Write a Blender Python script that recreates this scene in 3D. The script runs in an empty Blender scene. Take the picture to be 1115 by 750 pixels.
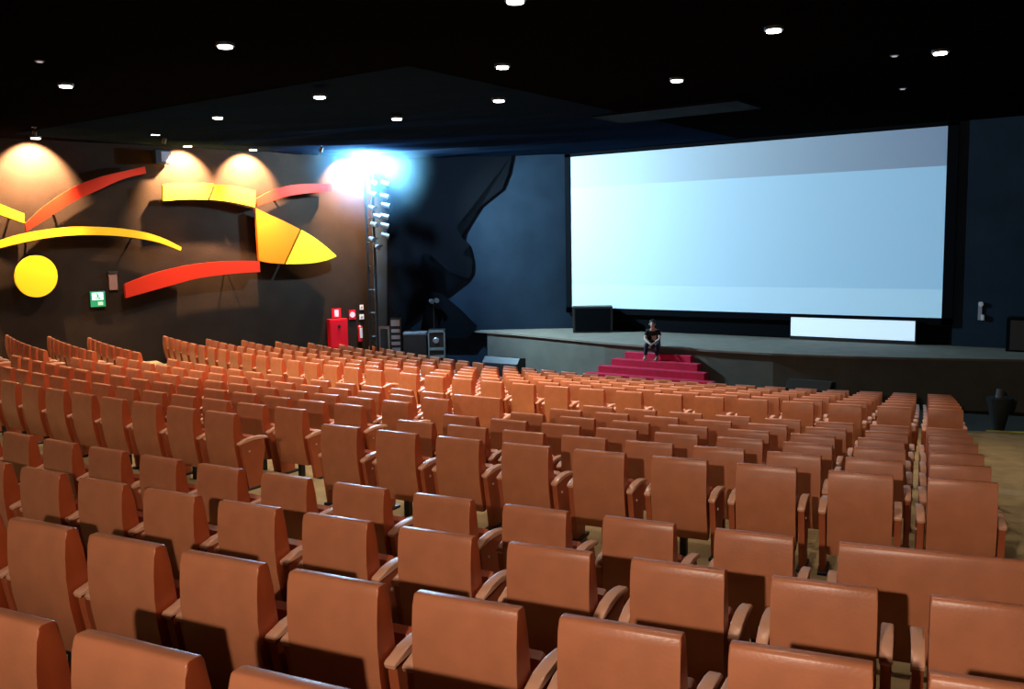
import bpy, bmesh, math, random
from mathutils import Vector, Matrix
random.seed(7)
SC = bpy.context.scene
COL = SC.collection
PI = math.pi

# ------------------------------------------------------------------ scale and camera
S = 1.2                     # plan units -> metres
Z0 = 4.646                  # eye height above the floor in front of the stage
YAW, PITCH, ROLL, FPX = 0.62304, 0.109535, 0.01777, 987.34


def ray(u, v):
    a, b = (u - 557.5) / FPX, (375 - v) / FPX
    cr, sr = math.cos(ROLL), math.sin(ROLL)
    X, up = a * cr + b * sr, -a * sr + b * cr
    cp, sp = math.cos(PITCH), math.sin(PITCH)
    yf, z = cp + sp * up, -sp + cp * up
    cy, sy = math.cos(YAW), math.sin(YAW)
    return Vector((X * cy - yf * sy, X * sy + yf * cy, z))


CAM = Vector((0, 0, Z0))


def project(p):
    f0 = ray(557.5, 375)
    r0 = ray(557.5 + FPX, 375) - f0
    u0 = ray(557.5, 375 - FPX) - f0
    d = Vector(p) - CAM
    dep = d.dot(f0)
    if dep < .1:
        return (-9999, -9999, dep)
    return (557.5 + FPX * d.dot(r0) / dep, 375 - FPX * d.dot(u0) / dep, dep)


def on_height(u, v, z):
    r = ray(u, v)
    return CAM + r * ((z - Z0) / r.z)


def on_back(u, v, y):
    r = ray(u, v)
    return CAM + r * (y / r.y)


# left wall: a vertical plane
WA, WB = Vector((-24.72, 23.76, 0)), Vector((-27.72, 13.08, 0))
WD = (WB - WA).normalized()                 # along the wall, away from the stage
WN = Vector((-WD.y, WD.x, 0))
if WN.x < 0:
    WN = -WN                                # points into the room


def on_wall(u, v, off=0.0):
    r = ray(u, v)
    t = ((WA + WN * off - CAM).dot(WN)) / r.dot(WN)
    return CAM + r * t


def at_depth(u, v, D):
    r = ray(u, v)
    fw = Vector((-math.sin(YAW), math.cos(YAW), 0))
    return CAM + r * (D / r.dot(fw))


cam = bpy.data.cameras.new('camera')
co = bpy.data.objects.new('camera', cam)
COL.objects.link(co)
f0 = ray(557.5, 375).normalized()
r0 = (ray(557.5 + FPX, 375) - ray(557.5, 375)).normalized()
u0 = r0.cross(f0)
co.matrix_world = Matrix(((r0.x, u0.x, -f0.x, 0), (r0.y, u0.y, -f0.y, 0), (r0.z, u0.z, -f0.z, Z0), (0, 0, 0, 1)))
cam.sensor_width = 36
cam.lens = FPX * 36 / 1115
cam.clip_end = 200
SC.camera = co
SC.view_settings.view_transform = 'Standard'
SC.view_settings.look = 'None'
SC.view_settings.exposure = 0
SC.view_settings.gamma = 1
SC.view_settings.use_curve_mapping = False
SC.cycles.use_denoising = True
SC.cycles.max_bounces = 5
SC.cycles.diffuse_bounces = 3
SC.cycles.sample_clamp_indirect = 4

w = bpy.data.worlds.new('dark_room')
SC.world = w
w.use_nodes = True
w.node_tree.nodes['Background'].inputs[0].default_value = (0.0, 0.0, 0.0, 1)


# ------------------------------------------------------------------ materials
def mat(name, color, rough=.6, metal=0, emit=None, estr=0, noise=0, nscale=8, bump=0, bscale=60, spec=.5, stretch=None, sheen=0):
    m = bpy.data.materials.new(name)
    m.use_nodes = True
    nt = m.node_tree
    b = nt.nodes['Principled BSDF']
    b.inputs['Base Color'].default_value = (*color, 1)
    b.inputs['Roughness'].default_value = rough
    b.inputs['Metallic'].default_value = metal
    b.inputs['Specular IOR Level'].default_value = spec
    if emit:
        b.inputs['Emission Color'].default_value = (*emit, 1)
        b.inputs['Emission Strength'].default_value = estr
    if noise or bump:
        tc = nt.nodes.new('ShaderNodeTexCoord')
        mp = nt.nodes.new('ShaderNodeMapping')
        nt.links.new(tc.outputs['Object'], mp.inputs[0])
        if stretch:
            mp.inputs['Scale'].default_value = stretch
    if noise:
        n = nt.nodes.new('ShaderNodeTexNoise')
        n.inputs['Scale'].default_value = nscale
        n.inputs['Detail'].default_value = 4
        nt.links.new(mp.outputs[0], n.inputs['Vector'])
        r = nt.nodes.new('ShaderNodeValToRGB')
        r.color_ramp.elements[0].position = .3
        r.color_ramp.elements[1].position = .7
        r.color_ramp.elements[0].color = (*[c * (1 - noise) for c in color], 1)
        r.color_ramp.elements[1].color = (*[min(1, c * (1 + noise)) for c in color], 1)
        nt.links.new(n.outputs['Fac'], r.inputs[0])
        nt.links.new(r.outputs[0], b.inputs['Base Color'])
    if bump:
        n2 = nt.nodes.new('ShaderNodeTexNoise')
        n2.inputs['Scale'].default_value = bscale
        n2.inputs['Detail'].default_value = 5
        nt.links.new(mp.outputs[0], n2.inputs['Vector'])
        bp = nt.nodes.new('ShaderNodeBump')
        bp.inputs['Strength'].default_value = bump
        bp.inputs['Distance'].default_value = .02
        nt.links.new(n2.outputs['Fac'], bp.inputs['Height'])
        nt.links.new(bp.outputs[0], b.inputs['Normal'])
    return m


LEATHER = mat('tan_leather', (.50, .180, .085), .36, noise=.10, nscale=5, bump=.06, bscale=60)
LEATHER2 = mat('armrest_leather', (.72, .38, .24), .35, noise=.06, nscale=9)
REDL = mat('red_brown_leather', (.42, .075, .020), .4, noise=.08, nscale=5)
PANEL = mat('panel_leather', (.42, .10, .035), .5, noise=.08, nscale=6)
BLACK = mat('black_metal', (.012, .012, .012), .5)
BUTTON = mat('pale_button', (.7, .6, .55), .3)
CARPET = mat('tan_carpet', (.50, .38, .19), .95, noise=.18, nscale=3, bump=.5, bscale=40)
WALLM = mat('dark_wall', (.022, .015, .011), .95, noise=.12, nscale=1.5, bump=.3, bscale=30, spec=0)
NAVY = mat('navy_wall', (.020, .033, .052), .9, noise=.15, nscale=1.2, spec=0)
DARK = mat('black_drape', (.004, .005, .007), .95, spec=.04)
STAGE = mat('stage_carpet', (.21, .18, .145), .9, noise=.12, nscale=2)
FASCIA = mat('stage_fascia', (.11, .105, .088), .9, noise=.12, nscale=2)
RED = mat('red_carpet', (.62, .010, .07), .85, noise=.1, nscale=6)
YEL = mat('yellow_paint', (.90, .62, .02), .5, spec=.08)
ORG = mat('orange_paint', (.72, .155, .006), .5, spec=.08)
REDP = mat('red_paint', (.42, .022, .008), .5, spec=.08)
SIGNR = mat('red_enamel', (.62, .005, .015), .35)
GREY = mat('grey_metal', (.32, .34, .36), .4, metal=.6)
PALE = mat('pale_plastic', (.75, .75, .78), .4)
PINKISH = mat('pale_sign', (.85, .60, .65), .5)
EDGE = mat('yellow_nosing', (.75, .68, .10), .5)


# ------------------------------------------------------------------ helpers
def link(name, me, m, parent=None, loc=None, rotz=0):
    o = bpy.data.objects.new(name, me)
    COL.objects.link(o)
    if m is not None and not me.materials:
        me.materials.append(m)
    if parent is not None:
        o.parent = parent
    if loc is not None:
        o.location = loc
    o.rotation_euler = (0, 0, rotz)
    return o


def empty(name, loc, rotz=0):
    o = bpy.data.objects.new(name, None)
    o.empty_display_size = .2
    COL.objects.link(o)
    o.location = loc
    o.rotation_euler = (0, 0, rotz)
    return o


def tag(o, label, cat, group=None, kind=None):
    o['label'] = label
    o['category'] = cat
    if group:
        o['group'] = group
    if kind:
        o['kind'] = kind
    return o


def mesh_from(bm, name):
    bmesh.ops.recalc_face_normals(bm, faces=bm.faces)
    me = bpy.data.meshes.new(name)
    bm.to_mesh(me)
    bm.free()
    return me


def add_box(bm, x0, x1, y0, y1, z0, z1, bev=0, seg=2, mtx=None):
    vs = [bm.verts.new((x, y, z)) for x in (x0, x1) for y in (y0, y1) for z in (z0, z1)]
    fs = [(0, 1, 3, 2), (4, 6, 7, 5), (0, 4, 5, 1), (2, 3, 7, 6), (0, 2, 6, 4), (1, 5, 7, 3)]
    nf = [bm.faces.new([vs[i] for i in f]) for f in fs]
    if bev:
        es = list({e for f in nf for e in f.edges})
        r = bmesh.ops.bevel(bm, geom=es, offset=bev, segments=seg, profile=.5, affect='EDGES')
        vs = list({v for f in r['faces'] for v in f.verts} | {v for v in vs if v.is_valid})
    if mtx is not None:
        bmesh.ops.transform(bm, matrix=mtx, verts=[v for v in vs if v.is_valid])
    return vs


def box_mesh(name, *a, **k):
    bm = bmesh.new()
    add_box(bm, *a, **k)
    return mesh_from(bm, name)


def add_profile(bm, pts, x0, x1, bev=0, seg=2):
    """extrude a closed y-z profile from x0 to x1"""
    a = [bm.verts.new((x0, y, z)) for y, z in pts]
    b = [bm.verts.new((x1, y, z)) for y, z in pts]
    n = len(pts)
    caps = [bm.faces.new(a[::-1]), bm.faces.new(b)]
    for i in range(n):
        bm.faces.new((a[i], a[(i + 1) % n], b[(i + 1) % n], b[i]))
    if bev:
        es = [e for f in caps for e in f.edges]
        bmesh.ops.bevel(bm, geom=es, offset=bev, segments=seg, profile=.5, affect='EDGES')


def profile_mesh(name, pts, x0, x1, bev=0, seg=2):
    bm = bmesh.new()
    add_profile(bm, pts, x0, x1, bev, seg)
    return mesh_from(bm, name)


def add_cyl(bm, p0, p1, r0_, r1_=None, n=12):
    p0, p1 = Vector(p0), Vector(p1)
    r1_ = r0_ if r1_ is None else r1_
    d = (p1 - p0).normalized()
    t = d.orthogonal().normalized()
    s = d.cross(t)
    A = [bm.verts.new(p0 + (t * math.cos(2 * PI * i / n) + s * math.sin(2 * PI * i / n)) * r0_) for i in range(n)]
    B = [bm.verts.new(p1 + (t * math.cos(2 * PI * i / n) + s * math.sin(2 * PI * i / n)) * r1_) for i in range(n)]
    bm.faces.new(A[::-1])
    bm.faces.new(B)
    for i in range(n):
        bm.faces.new((A[i], A[(i + 1) % n], B[(i + 1) % n], B[i]))


def cyl_mesh(name, *a, **k):
    bm = bmesh.new()
    add_cyl(bm, *a, **k)
    return mesh_from(bm, name)


def prism_mesh(name, poly, dvec):
    """poly: list of Vectors (planar), extruded by dvec"""
    bm = bmesh.new()
    a = [bm.verts.new(p) for p in poly]
    b = [bm.verts.new(p + dvec) for p in poly]
    n = len(poly)
    bm.faces.new(a)
    bm.faces.new(b[::-1])
    for i in range(n):
        bm.faces.new((a[i], b[i], b[(i + 1) % n], a[(i + 1) % n]))
    return mesh_from(bm, name)


def smooth(me, ang=35):
    for p in me.polygons:
        p.use_smooth = True
    try:
        me.set_sharp_from_angle(angle=math.radians(ang))
    except Exception:
        pass
    return me


def structure(o):
    o['kind'] = 'structure'
    return o


# ------------------------------------------------------------------ row geometry (concentric arcs that run straight in the side wings)
CX, CY, TW = -9.9983, 44.2665, -0.3693


def arc(R, th):
    e = min(th - TW, 0) * R
    t = max(th, TW)
    return Vector(((CX + R * math.sin(t) + e * math.cos(t)) * S, (CY - R * math.cos(t) + e * math.sin(t)) * S, 0)), t


def wall_gap(p):
    return (p - WA).dot(WN)


RW0, RW1 = Vector((4.8, -13, 0)), Vector((1.0, 29.55, 0))   # right wall


def right_gap(p):
    d = (RW1 - RW0).normalized()
    n = Vector((-d.y, d.x, 0))
    return (p - RW0).dot(n)


# name, R, z(top of back), pitch, phase of the first listed chair
ROW = {
    'A': (43.699, -1.060, .566, .1743), 'B': (42.613, -1.2704, .577, .1302), 'C': (41.527, -1.4375, .6214, .0914),
    'D': (40.441, -1.6047, .6564, .03764),
    'M1': (38.773, -1.6275, .6411, .0960), 'M2': (37.848, -1.7361, .6103, .1005), 'M3': (36.922, -1.8446, .6089, .0985),
    'M4': (35.997, -1.9532, .6379, .10740), 'M5': (35.072, -2.0617, .6207, .1086), 'M6': (34.146, -2.1703, .6027, .1094),
}
for i in range(7):
    t = i / 6
    ROW['F%d' % (i + 1)] = (32.253 + (25.948 - 32.253) * t, -2.2755 + (-3.0796 + 2.2755) * t, .629, .236 + .011 * t)
HC = .95


def floor_z(n):
    return Z0 + S * ROW[n][1] - HC


# ------------------------------------------------------------------ floor: one stepped slab
order = ['A', 'B', 'C', 'D', 'M1', 'M2', 'M3', 'M4', 'M5', 'M6'] + ['F%d' % i for i in range(1, 8)]
bounds = [(60.0, floor_z('A') + .2)]
bounds.append((ROW['A'][0] + .16, floor_z('A')))
for n in order[1:]:
    bounds.append((ROW[n][0] + .13, floor_z(n)))
bounds[-1] = (ROW['F7'][0] + .13, 0.0)


def curve_pts(R, n=56):
    ths = [-.95 + i * .005 for i in range(0, 300)]
    lo = hi = None
    for th in ths:
        p, _ = arc(R, th)
        if wall_gap(p) > -.35 and lo is None:
            lo = th
        if right_gap(p) > -.3:
            hi = th
    if lo is None:
        lo = -.6
    return [arc(R, lo + (hi - lo) * i / (n - 1))[0] for i in range(n)]


bm = bmesh.new()
NP = 56
rows_v = []
for k, (R, z) in enumerate(bounds):
    if k == 0:
        zz = z
        pts = [Vector((-36.3 + i * (41.5) / (NP - 1), -13.2, 0)) for i in range(NP)]
        rows_v.append(([bm.verts.new((p.x, p.y, zz)) for p in pts]))
        prev = zz
        continue
    pts = curve_pts(R)
    rows_v.append([bm.verts.new((p.x, p.y, prev)) for p in pts])
    rows_v.append([bm.verts.new((p.x, p.y, z)) for p in pts])
    prev = z
pts = [Vector((-27 + i * 28.6 / (NP - 1), 30.0, 0)) for i in range(NP)]
rows_v.append([bm.verts.new((p.x, p.y, prev)) for p in pts])
for a, b in zip(rows_v[:-1], rows_v[1:]):
    for i in range(NP - 1):
        bm.faces.new((a[i], a[i + 1], b[i + 1], b[i]))
me = mesh_from(bm, 'floor')
fl = structure(link('floor', me, CARPET))
me.materials.append(mat('dark_floor', (.035, .034, .030), .8, noise=.15, nscale=2))
nstep = len(me.polygons) - (NP - 1)
for p_ in list(me.polygons)[nstep:]:
    p_.material_index = 1

# ------------------------------------------------------------------ walls and ceiling
HCEIL = 8.0
WL0 = WA + WD * 38.5
WL1 = Vector((-24.38, 25.0, 0))


def wall(name, a, b, m, z0=-.1, z1=8.1, th=.2, side=1):
    d = (b - a).normalized()
    n = Vector((-d.y, d.x, 0)) * side * th
    poly = [Vector((a.x, a.y, z0)), Vector((b.x, b.y, z0)), Vector((b.x, b.y, z1)), Vector((a.x, a.y, z1))]
    return structure(link(name, prism_mesh(name, poly, n), m))


wall('wall_left', WL0, WL1, WALLM, side=1)
wall('wall_left_front', WL1, Vector((-18.35, 29.55, 0)), NAVY, side=1)
wall('wall_front', Vector((-18.35, 29.55, 0)), Vector((1.2, 29.55, 0)), DARK, side=1)
wall('wall_right', RW1, RW0, WALLM, side=1)
wall('wall_back', RW0, WL0, WALLM, side=1)
# navy wall panel right of the screen
pn = box_mesh('trim_1', -5.02, .9, 29.44, 29.548, 1.42, 7.98)
structure(link('trim_1', pn, NAVY))

cm = bpy.data.materials.new('black_ceiling_cloth')
cm.use_nodes = True
nt = cm.node_tree
b = nt.nodes['Principled BSDF']
b.inputs['Base Color'].default_value = (.0028, .0028, .0030, 1)
b.inputs['Roughness'].default_value = .8
b.inputs['Specular IOR Level'].default_value = 0
tc = nt.nodes.new('ShaderNodeTexCoord')
mp = nt.nodes.new('ShaderNodeMapping')
mp.inputs['Rotation'].default_value = (0, 0, -.35)
mp.inputs['Scale'].default_value = (.5, .5, 1)
n1 = nt.nodes.new('ShaderNodeTexNoise')
n1.inputs['Scale'].default_value = 1.1
n1.inputs['Detail'].default_value = 5
n1.inputs['Distortion'].default_value = .8
bp = nt.nodes.new('ShaderNodeBump')
bp.inputs['Strength'].default_value = 1
bp.inputs['Distance'].default_value = .06
nt.links.new(tc.outputs['Object'], mp.inputs[0])
nt.links.new(mp.outputs[0], n1.inputs['Vector'])
nt.links.new(n1.outputs['Fac'], bp.inputs['Height'])
nt.links.new(bp.outputs[0], b.inputs['Normal'])
me = box_mesh('ceiling', -37, 6, -13.3, 29.75, HCEIL, HCEIL + .15)
structure(link('ceiling', me, cm))
# black cloth hung in long ripples under the ceiling near the corner tower
from mathutils import noise as mn
bm = bmesh.new()
NX, NY = 90, 130
X0_, X1_, Y0_, Y1_ = -26.5, -11.6, 13.0, 29.0
ax = Vector((math.cos(.35), math.sin(.35)))
grid = []
for iy in range(NY):
    row_ = []
    for ix in range(NX):
        fx, fy = ix / (NX - 1), iy / (NY - 1)
        x, y = X0_ + (X1_ - X0_) * fx, Y0_ + (Y1_ - Y0_) * fy
        a_ = x * ax.x + y * ax.y
        b_ = -x * ax.y + y * ax.x
        h_ = mn.noise(Vector((a_ * .16, b_ * .75, 3.1))) * .75 + mn.noise(Vector((a_ * .35, b_ * 1.9, 8.7))) * .35
        edge = min(1, 4 * min(fx, 1 - fx), 4 * min(fy, 1 - fy))
        z_ = HCEIL - .012 - .10 * edge - .22 * edge * h_
        row_.append(bm.verts.new((x, y, min(HCEIL - .01, z_))))
    grid.append(row_)
for iy in range(NY - 1):
    for ix in range(NX - 1):
        c4 = [grid[iy][ix], grid[iy][ix + 1], grid[iy + 1][ix + 1], grid[iy + 1][ix]]
        cc_ = sum((v.co for v in c4), Vector()) / 4
        if (cc_ - WA).dot(WN) > .25 and (cc_ - WL1).dot(Vector((4.55, -6.03, 0)).normalized()) > .25:
            bm.faces.new(c4)
bmesh.ops.delete(bm, geom=[v for v in bm.verts if not v.link_faces], context='VERTS')
me = mesh_from(bm, 'ceiling_cloth')
smooth(me, 180)
clo = link('ceiling_cloth', me, mat('ceiling_cloth_black', (.005, .011, .024), 1.0, spec=0))
tag(clo, 'black rippled cloth hung under the ceiling around the blue stage lamp', 'cloth')
# dropped ceiling boards near the screen
for k, (x0, x1, y0, y1) in enumerate([(-17.0, -13.6, 23.2, 24.6), (-12.4, -8.4, 21.0, 22.6), (-22.5, -19.0, 24.0, 25.2)]):
    structure(link('trim_%d' % (k + 2), box_mesh('trim_b', x0, x1, y0, y1, 7.93, 7.999), DARK))

# ------------------------------------------------------------------ stage
FRONT = [(-25.2, 27.2), (-22.6, 27.3), (-20.6, 27.0), (-18.6, 26.65), (-16.6, 26.15), (-14.8, 25.7), (-13, 25.45), (-11, 25.3), (-9, 25.3), (-7, 25.6), (-5, 26.2), (-3, 26.9), (-1, 27.6), (.95, 28.2)]
SZ = 1.42
bm = bmesh.new()
back = [(1.0, 29.55), (-18.35, 29.55), (-21.6, 27.15)]
front = [(x, y) for x, y in FRONT if x > -21.7]
ring = front + back
bm.faces.new([bm.verts.new((x, y, SZ)) for x, y in ring])
topf = mesh_from(bm, 'stage_top')
# solid top board with thickness
bm = bmesh.new()
a_ = [bm.verts.new((x, y, SZ)) for x, y in ring]
b_ = [bm.verts.new((x, y, SZ - .06)) for x, y in ring]
bm.faces.new(a_)
bm.faces.new(b_[::-1])
for i in range(len(ring)):
    j = (i + 1) % len(ring)
    bm.faces.new((a_[i], b_[i], b_[j], a_[j]))
st = structure(link('floor_stage', mesh_from(bm, 'floor_stage'), STAGE))
bpy.data.meshes.remove(topf)
bm = bmesh.new()
inn = [(x, y + .08) for x, y in front]
ring2 = inn + [(x, y + .3) for x, y in inn[::-1]]
a_ = [bm.verts.new((x, y, SZ - .06)) for x, y in ring2]
b_ = [bm.verts.new((x, y, 0)) for x, y in ring2]
bm.faces.new(a_)
bm.faces.new(b_[::-1])
for i in range(len(ring2)):
    j = (i + 1) % len(ring2)
    bm.faces.new((a_[i], b_[i], b_[j], a_[j]))
structure(link('trim_10', mesh_from(bm, 'stage_fascia'), FASCIA))

# red carpeted steps widening downwards
stp = empty('stage_steps', (-12.4, 25.4, 0))
tag(stp, 'wide flight of red carpeted steps leading up to the stage front', 'steps')
for k in range(6):
    zt = 1.22 - .2 * k
    yf = 25.15 - .32 * k
    xl, xr = -1.15 - .30 * k, .95 + .36 * k
    xl, xr = xl - .15, xr
    m_ = box_mesh('step', xl, xr, yf - 25.4, (25.15 - .32 * (k - 1)) - 25.4 if k else -.02, 0, zt, bev=.015)
    link('step', m_, RED, stp)

# ------------------------------------------------------------------ screen
scr = empty('cinema_screen', (-11.78, 29.4, SZ))
tag(scr, 'huge pale blue cinema screen in a black surround above the stage', 'screen')
sx0, sx1 = -11.777 - 6.47, -11.777 + 6.47
sz0 = Z0 - 2.0009 * S
sz1 = sz0 + 4.6826 * S
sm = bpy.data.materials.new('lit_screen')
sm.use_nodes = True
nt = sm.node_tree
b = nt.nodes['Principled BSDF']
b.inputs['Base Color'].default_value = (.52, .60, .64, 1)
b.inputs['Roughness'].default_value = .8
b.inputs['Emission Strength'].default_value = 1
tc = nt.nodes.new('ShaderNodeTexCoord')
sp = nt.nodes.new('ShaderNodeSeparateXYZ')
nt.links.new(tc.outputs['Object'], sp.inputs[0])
# light on the screen set into emission: blue field, darker top, brighter foot
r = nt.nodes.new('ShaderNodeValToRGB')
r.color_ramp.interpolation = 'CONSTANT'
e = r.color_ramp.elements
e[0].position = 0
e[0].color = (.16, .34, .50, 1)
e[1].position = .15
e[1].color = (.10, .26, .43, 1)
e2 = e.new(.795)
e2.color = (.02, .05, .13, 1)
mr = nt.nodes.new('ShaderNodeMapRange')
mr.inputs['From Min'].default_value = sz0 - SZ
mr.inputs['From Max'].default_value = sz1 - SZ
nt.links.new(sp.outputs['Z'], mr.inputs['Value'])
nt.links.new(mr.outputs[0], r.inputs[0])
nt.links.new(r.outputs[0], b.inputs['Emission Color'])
link('picture', box_mesh('picture', sx0 + 11.78, sx1 + 11.78, -.04, .0, sz0 - SZ, sz1 - SZ), sm, scr)  # screen face with its light bands in the emission
bm = bmesh.new()
X0, X1, Zb, Zt = sx0 + 11.78, sx1 + 11.78, sz0 - SZ, sz1 - SZ
add_box(bm, X0 - .25, X0 - .002, -.06, .1, Zb - .2, Zt + .12)
add_box(bm, X1 + .002, X1 + .30, -.06, .1, Zb - .2, Zt + .12)
add_box(bm, X0 - .25, X1 + .30, -.06, .1, Zt + .002, Zt + .14)
add_box(bm, X0 - .25, X1 + .30, -.06, .1, Zb - .22, Zb - .002)
link('surround', mesh_from(bm, 'surround'), DARK, scr)
# low white panel under the screen
p0, p1 = on_back(863, 348, 29.35), on_back(997, 372, 29.35)
lp = empty('low_panel', ((p0.x + p1.x) / 2, 29.22, SZ))
tag(lp, 'long low white panel standing on the stage under the right of the screen', 'panel')
hw = (p1.x - p0.x) / 2
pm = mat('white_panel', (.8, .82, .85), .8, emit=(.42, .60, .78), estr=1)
link('face', box_mesh('face', -hw, hw, -.03, .01, .12, .12 + .60), pm, lp)
link('frame', box_mesh('frame', -hw - .03, hw + .03, .0, .05, 0.0, .14 + .60), BLACK, lp)

# ------------------------------------------------------------------ chairs
BW = .51


def chair_meshes(width):
    hw = width / 2
    M = {}
    # backrest: rear face reclines slightly, rounded top, fuller front
    pts = [(.085, .20), (.050, .32), (.012, .52), (.0, .68), (.004, .80), (.014, .90), (.020, .935), (.026, .946), (.036, .951), (.075, .951), (.090, .945), (.100, .93)]
    pts += [(.120, .82), (.150, .60), (.175, .42), (.165, .26), (.14, .20)]
    M['backrest'] = smooth(profile_mesh('backrest', pts, -hw, hw, .008, 2), 40)
    # seat pad folded up in front of the back
    pts = [(.20, .34), (.24, .30), (.30, .32), (.36, .50), (.37, .60), (.33, .64), (.28, .62), (.21, .45)]
    M['seat'] = smooth(profile_mesh('seat', pts, -hw + .012, hw - .012, .015, 2), 40)
    for sgn, nm in ((-1, 'L'), (1, 'R')):
        x0 = sgn * (hw + .012)
        x1 = sgn * (hw + .075)
        a, b2 = min(x0, x1), max(x0, x1)
        pts = [(.03, .572), (.022, .592), (.035, .606), (.14, .632), (.26, .643), (.38, .638), (.46, .620), (.485, .600), (.475, .585), (.38, .600), (.24, .607), (.12, .592)]
        M['arm' + nm] = smooth(profile_mesh('armrest', pts, a, b2, .01, 2), 40)
        c0, c1 = a + .006, b2 - .006
        pts = [(.045, .575), (.13, .592), (.24, .605), (.40, .598), (.43, .50), (.38, .30), (.35, .02), (.14, .02), (.10, .30), (.06, .50)]
        M['panel' + nm] = smooth(profile_mesh('side_panel', pts, c0, c1, .006, 1), 40)
        bx = sgn * (hw + .0695)
        M['button' + nm] = cyl_mesh('button', (bx - sgn * .002, .17, .48), (bx + sgn * .006, .17, .48), .012, n=8)
    bm = bmesh.new()
    add_box(bm, -hw + .01, hw - .01, .12, .20, .25, .32, bev=.005, seg=1)
    for sgn in (-1, 1):
        add_box(bm, sgn * (hw + .04) - .04, sgn * (hw + .04) + .04, .10, .42, 0, .03, bev=.004, seg=1)
    add_box(bm, -hw * .12, hw * .12, .17, .25, .0, .27, bev=.005, seg=1)
    M['base'] = mesh_from(bm, 'base')
    bk = M['backrest']
    bk.materials.append(LEATHER)
    bk.materials.append(REDL)
    for f in bk.polygons:
        if abs(f.normal.x) > .8 or (f.normal.y > .5 and f.center.z < .93):
            f.material_index = 1
    for k, v in M.items():
        if k == 'backrest':
            continue
        mm = {'ba': LEATHER, 'se': REDL, 'ar': LEATHER2, 'pa': PANEL, 'bu': BUTTON}[k[:2]] if k != 'base' else BLACK
        v.materials.append(mm)
    return M


PARTS = [('backrest', 'backrest'), ('seat', 'seat'), ('armL', 'armrest'), ('armR', 'armrest'), ('panelL', 'side_panel'), ('panelR', 'side_panel'),
         ('buttonL', 'button'), ('buttonR', 'button'), ('base', 'base')]
MESH_N = chair_meshes(BW)
MESH_W = chair_meshes(.98)
MESH_W2 = chair_meshes(1.26)


def make_chair(M):
    root = empty('cinema_chair', (0, 0, 0))
    objs = {}
    for key, nm in PARTS:
        if key.startswith('button'):
            link(nm, M[key], None, objs['panel' + key[-1]])
        else:
            objs[key] = link(nm, M[key], None, root)
    return root


def copy_tree(o, parent=None):
    c = o.copy()
    COL.objects.link(c)
    if parent is not None:
        c.parent = parent
    for ch in o.children:
        copy_tree(ch, c)
    return c


ORD = ['', 'first', 'second', 'third', 'fourth', 'fifth', 'sixth', 'seventh', 'eighth', 'ninth', 'tenth', 'eleventh', 'twelfth', 'thirteenth', 'fourteenth',
       'fifteenth', 'sixteenth', 'seventeenth', 'eighteenth', 'nineteenth', 'twentieth', 'twenty-first', 'twenty-second', 'twenty-third', 'twenty-fourth',
       'twenty-fifth', 'twenty-sixth', 'twenty-seventh', 'twenty-eighth', 'twenty-ninth', 'thirtieth', 'thirty-first', 'thirty-second', 'thirty-third', 'thirty-fourth']
seats = []   # (depth, row, block, index from right, pos, rot, kind)


def in_view(p, rowz):
    u, v, dep = project((p.x, p.y, rowz + HC))
    return dep > .5 and -75 < u < 1200 and v < 775


def add_seats(row, block, lefts, kinds=None):
    """lefts: theta of the rear left top corner of each chair; listed from the right"""
    R = ROW[row][0]
    z = max(0, floor_z(row))
    idx = 0
    for th, kind in lefts:
        wdt = {'n': BW, 'w': .98, 'x': 1.26}[kind]
        tc_ = th + wdt / S / 2 / R
        p, t = arc(R, tc_)
        half = Vector((math.cos(t), math.sin(t), 0)) * (wdt / 2)
        if wall_gap(p - half) < .12:
            continue
        if not in_view(p, z) and not in_view(p + half, z) and not in_view(p - half, z):
            continue
        idx += 1
        seats.append((project((p.x, p.y, z + .6))[2], row, block, idx, p, t, z, kind))


# near block: listed chairs run left to right from the phase
for row, nr in (('A', 3), ('B', 8), ('C', 10), ('D', 11)):
    R, z, p, ph = ROW[row]
    L = []
    if row == 'D':
        L.append((ph + 11 * p / R, 'x'))
    L += [(ph + k * p / R, 'n') for k in range(nr - 1 + (1 if row in 'BC' else 0), -5, -1)]
    add_seats(row, 'near', L)
# middle block
last = {'M1': (9, .0551), 'M2': (9, .0553), 'M3': (9, .0555), 'M4': (8, .0540), 'M5': (8, .0522), 'M6': (8, .0472)}
for row, (n, tl) in last.items():
    R, z, p, ph = ROW[row]
    add_seats(row, 'centre', [(ph + k * p / R, 'n') for k in range(n - 1, -1, -1)])
    L = []
    th = tl
    if row == 'M6':
        L.append((th, 'w'))
        th -= .612 / R
    else:
        L.append((th, 'n'))
        th -= .612 / R
    while th > -.199:
        L.append((th, 'n'))
        th -= .612 / R
    add_seats(row, 'left', L)
    th = -.232 - .43 / R
    L = []
    while th > -.8:
        L.append((th, 'n'))
        th -= .612 / R
    add_seats(row, 'wing', L)
# front block
for i in range(7):
    row = 'F%d' % (i + 1)
    R, z, p, ph = ROW[row]
    t = i / 6
    aisle = -.0435 - .118 * t
    th = ph
    L = []
    while th > aisle + .004:
        L.append((th, 'n'))
        th -= p / R
    add_seats(row, 'front', L)
    th = aisle - .008 - .43 / R
    L = []
    while th > -.9:
        L.append((th, 'n'))
        th -= p / R
    add_seats(row, 'frontleft', L)

seats.sort(key=lambda s: s[0])
NEAR = seats[:300]
FARS = seats[300:]
rown = {'A': 'row nearest the viewer', 'B': 'second row from the viewer', 'C': 'third row from the viewer', 'D': 'fourth row from the viewer, before the cross aisle'}
mid = ['rear row', 'second row', 'third row', 'fourth row', 'fifth row', 'front row']
frn = ['rear row', 'second row', 'third row', 'fourth row', 'fifth row', 'sixth row', 'front row']


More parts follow.
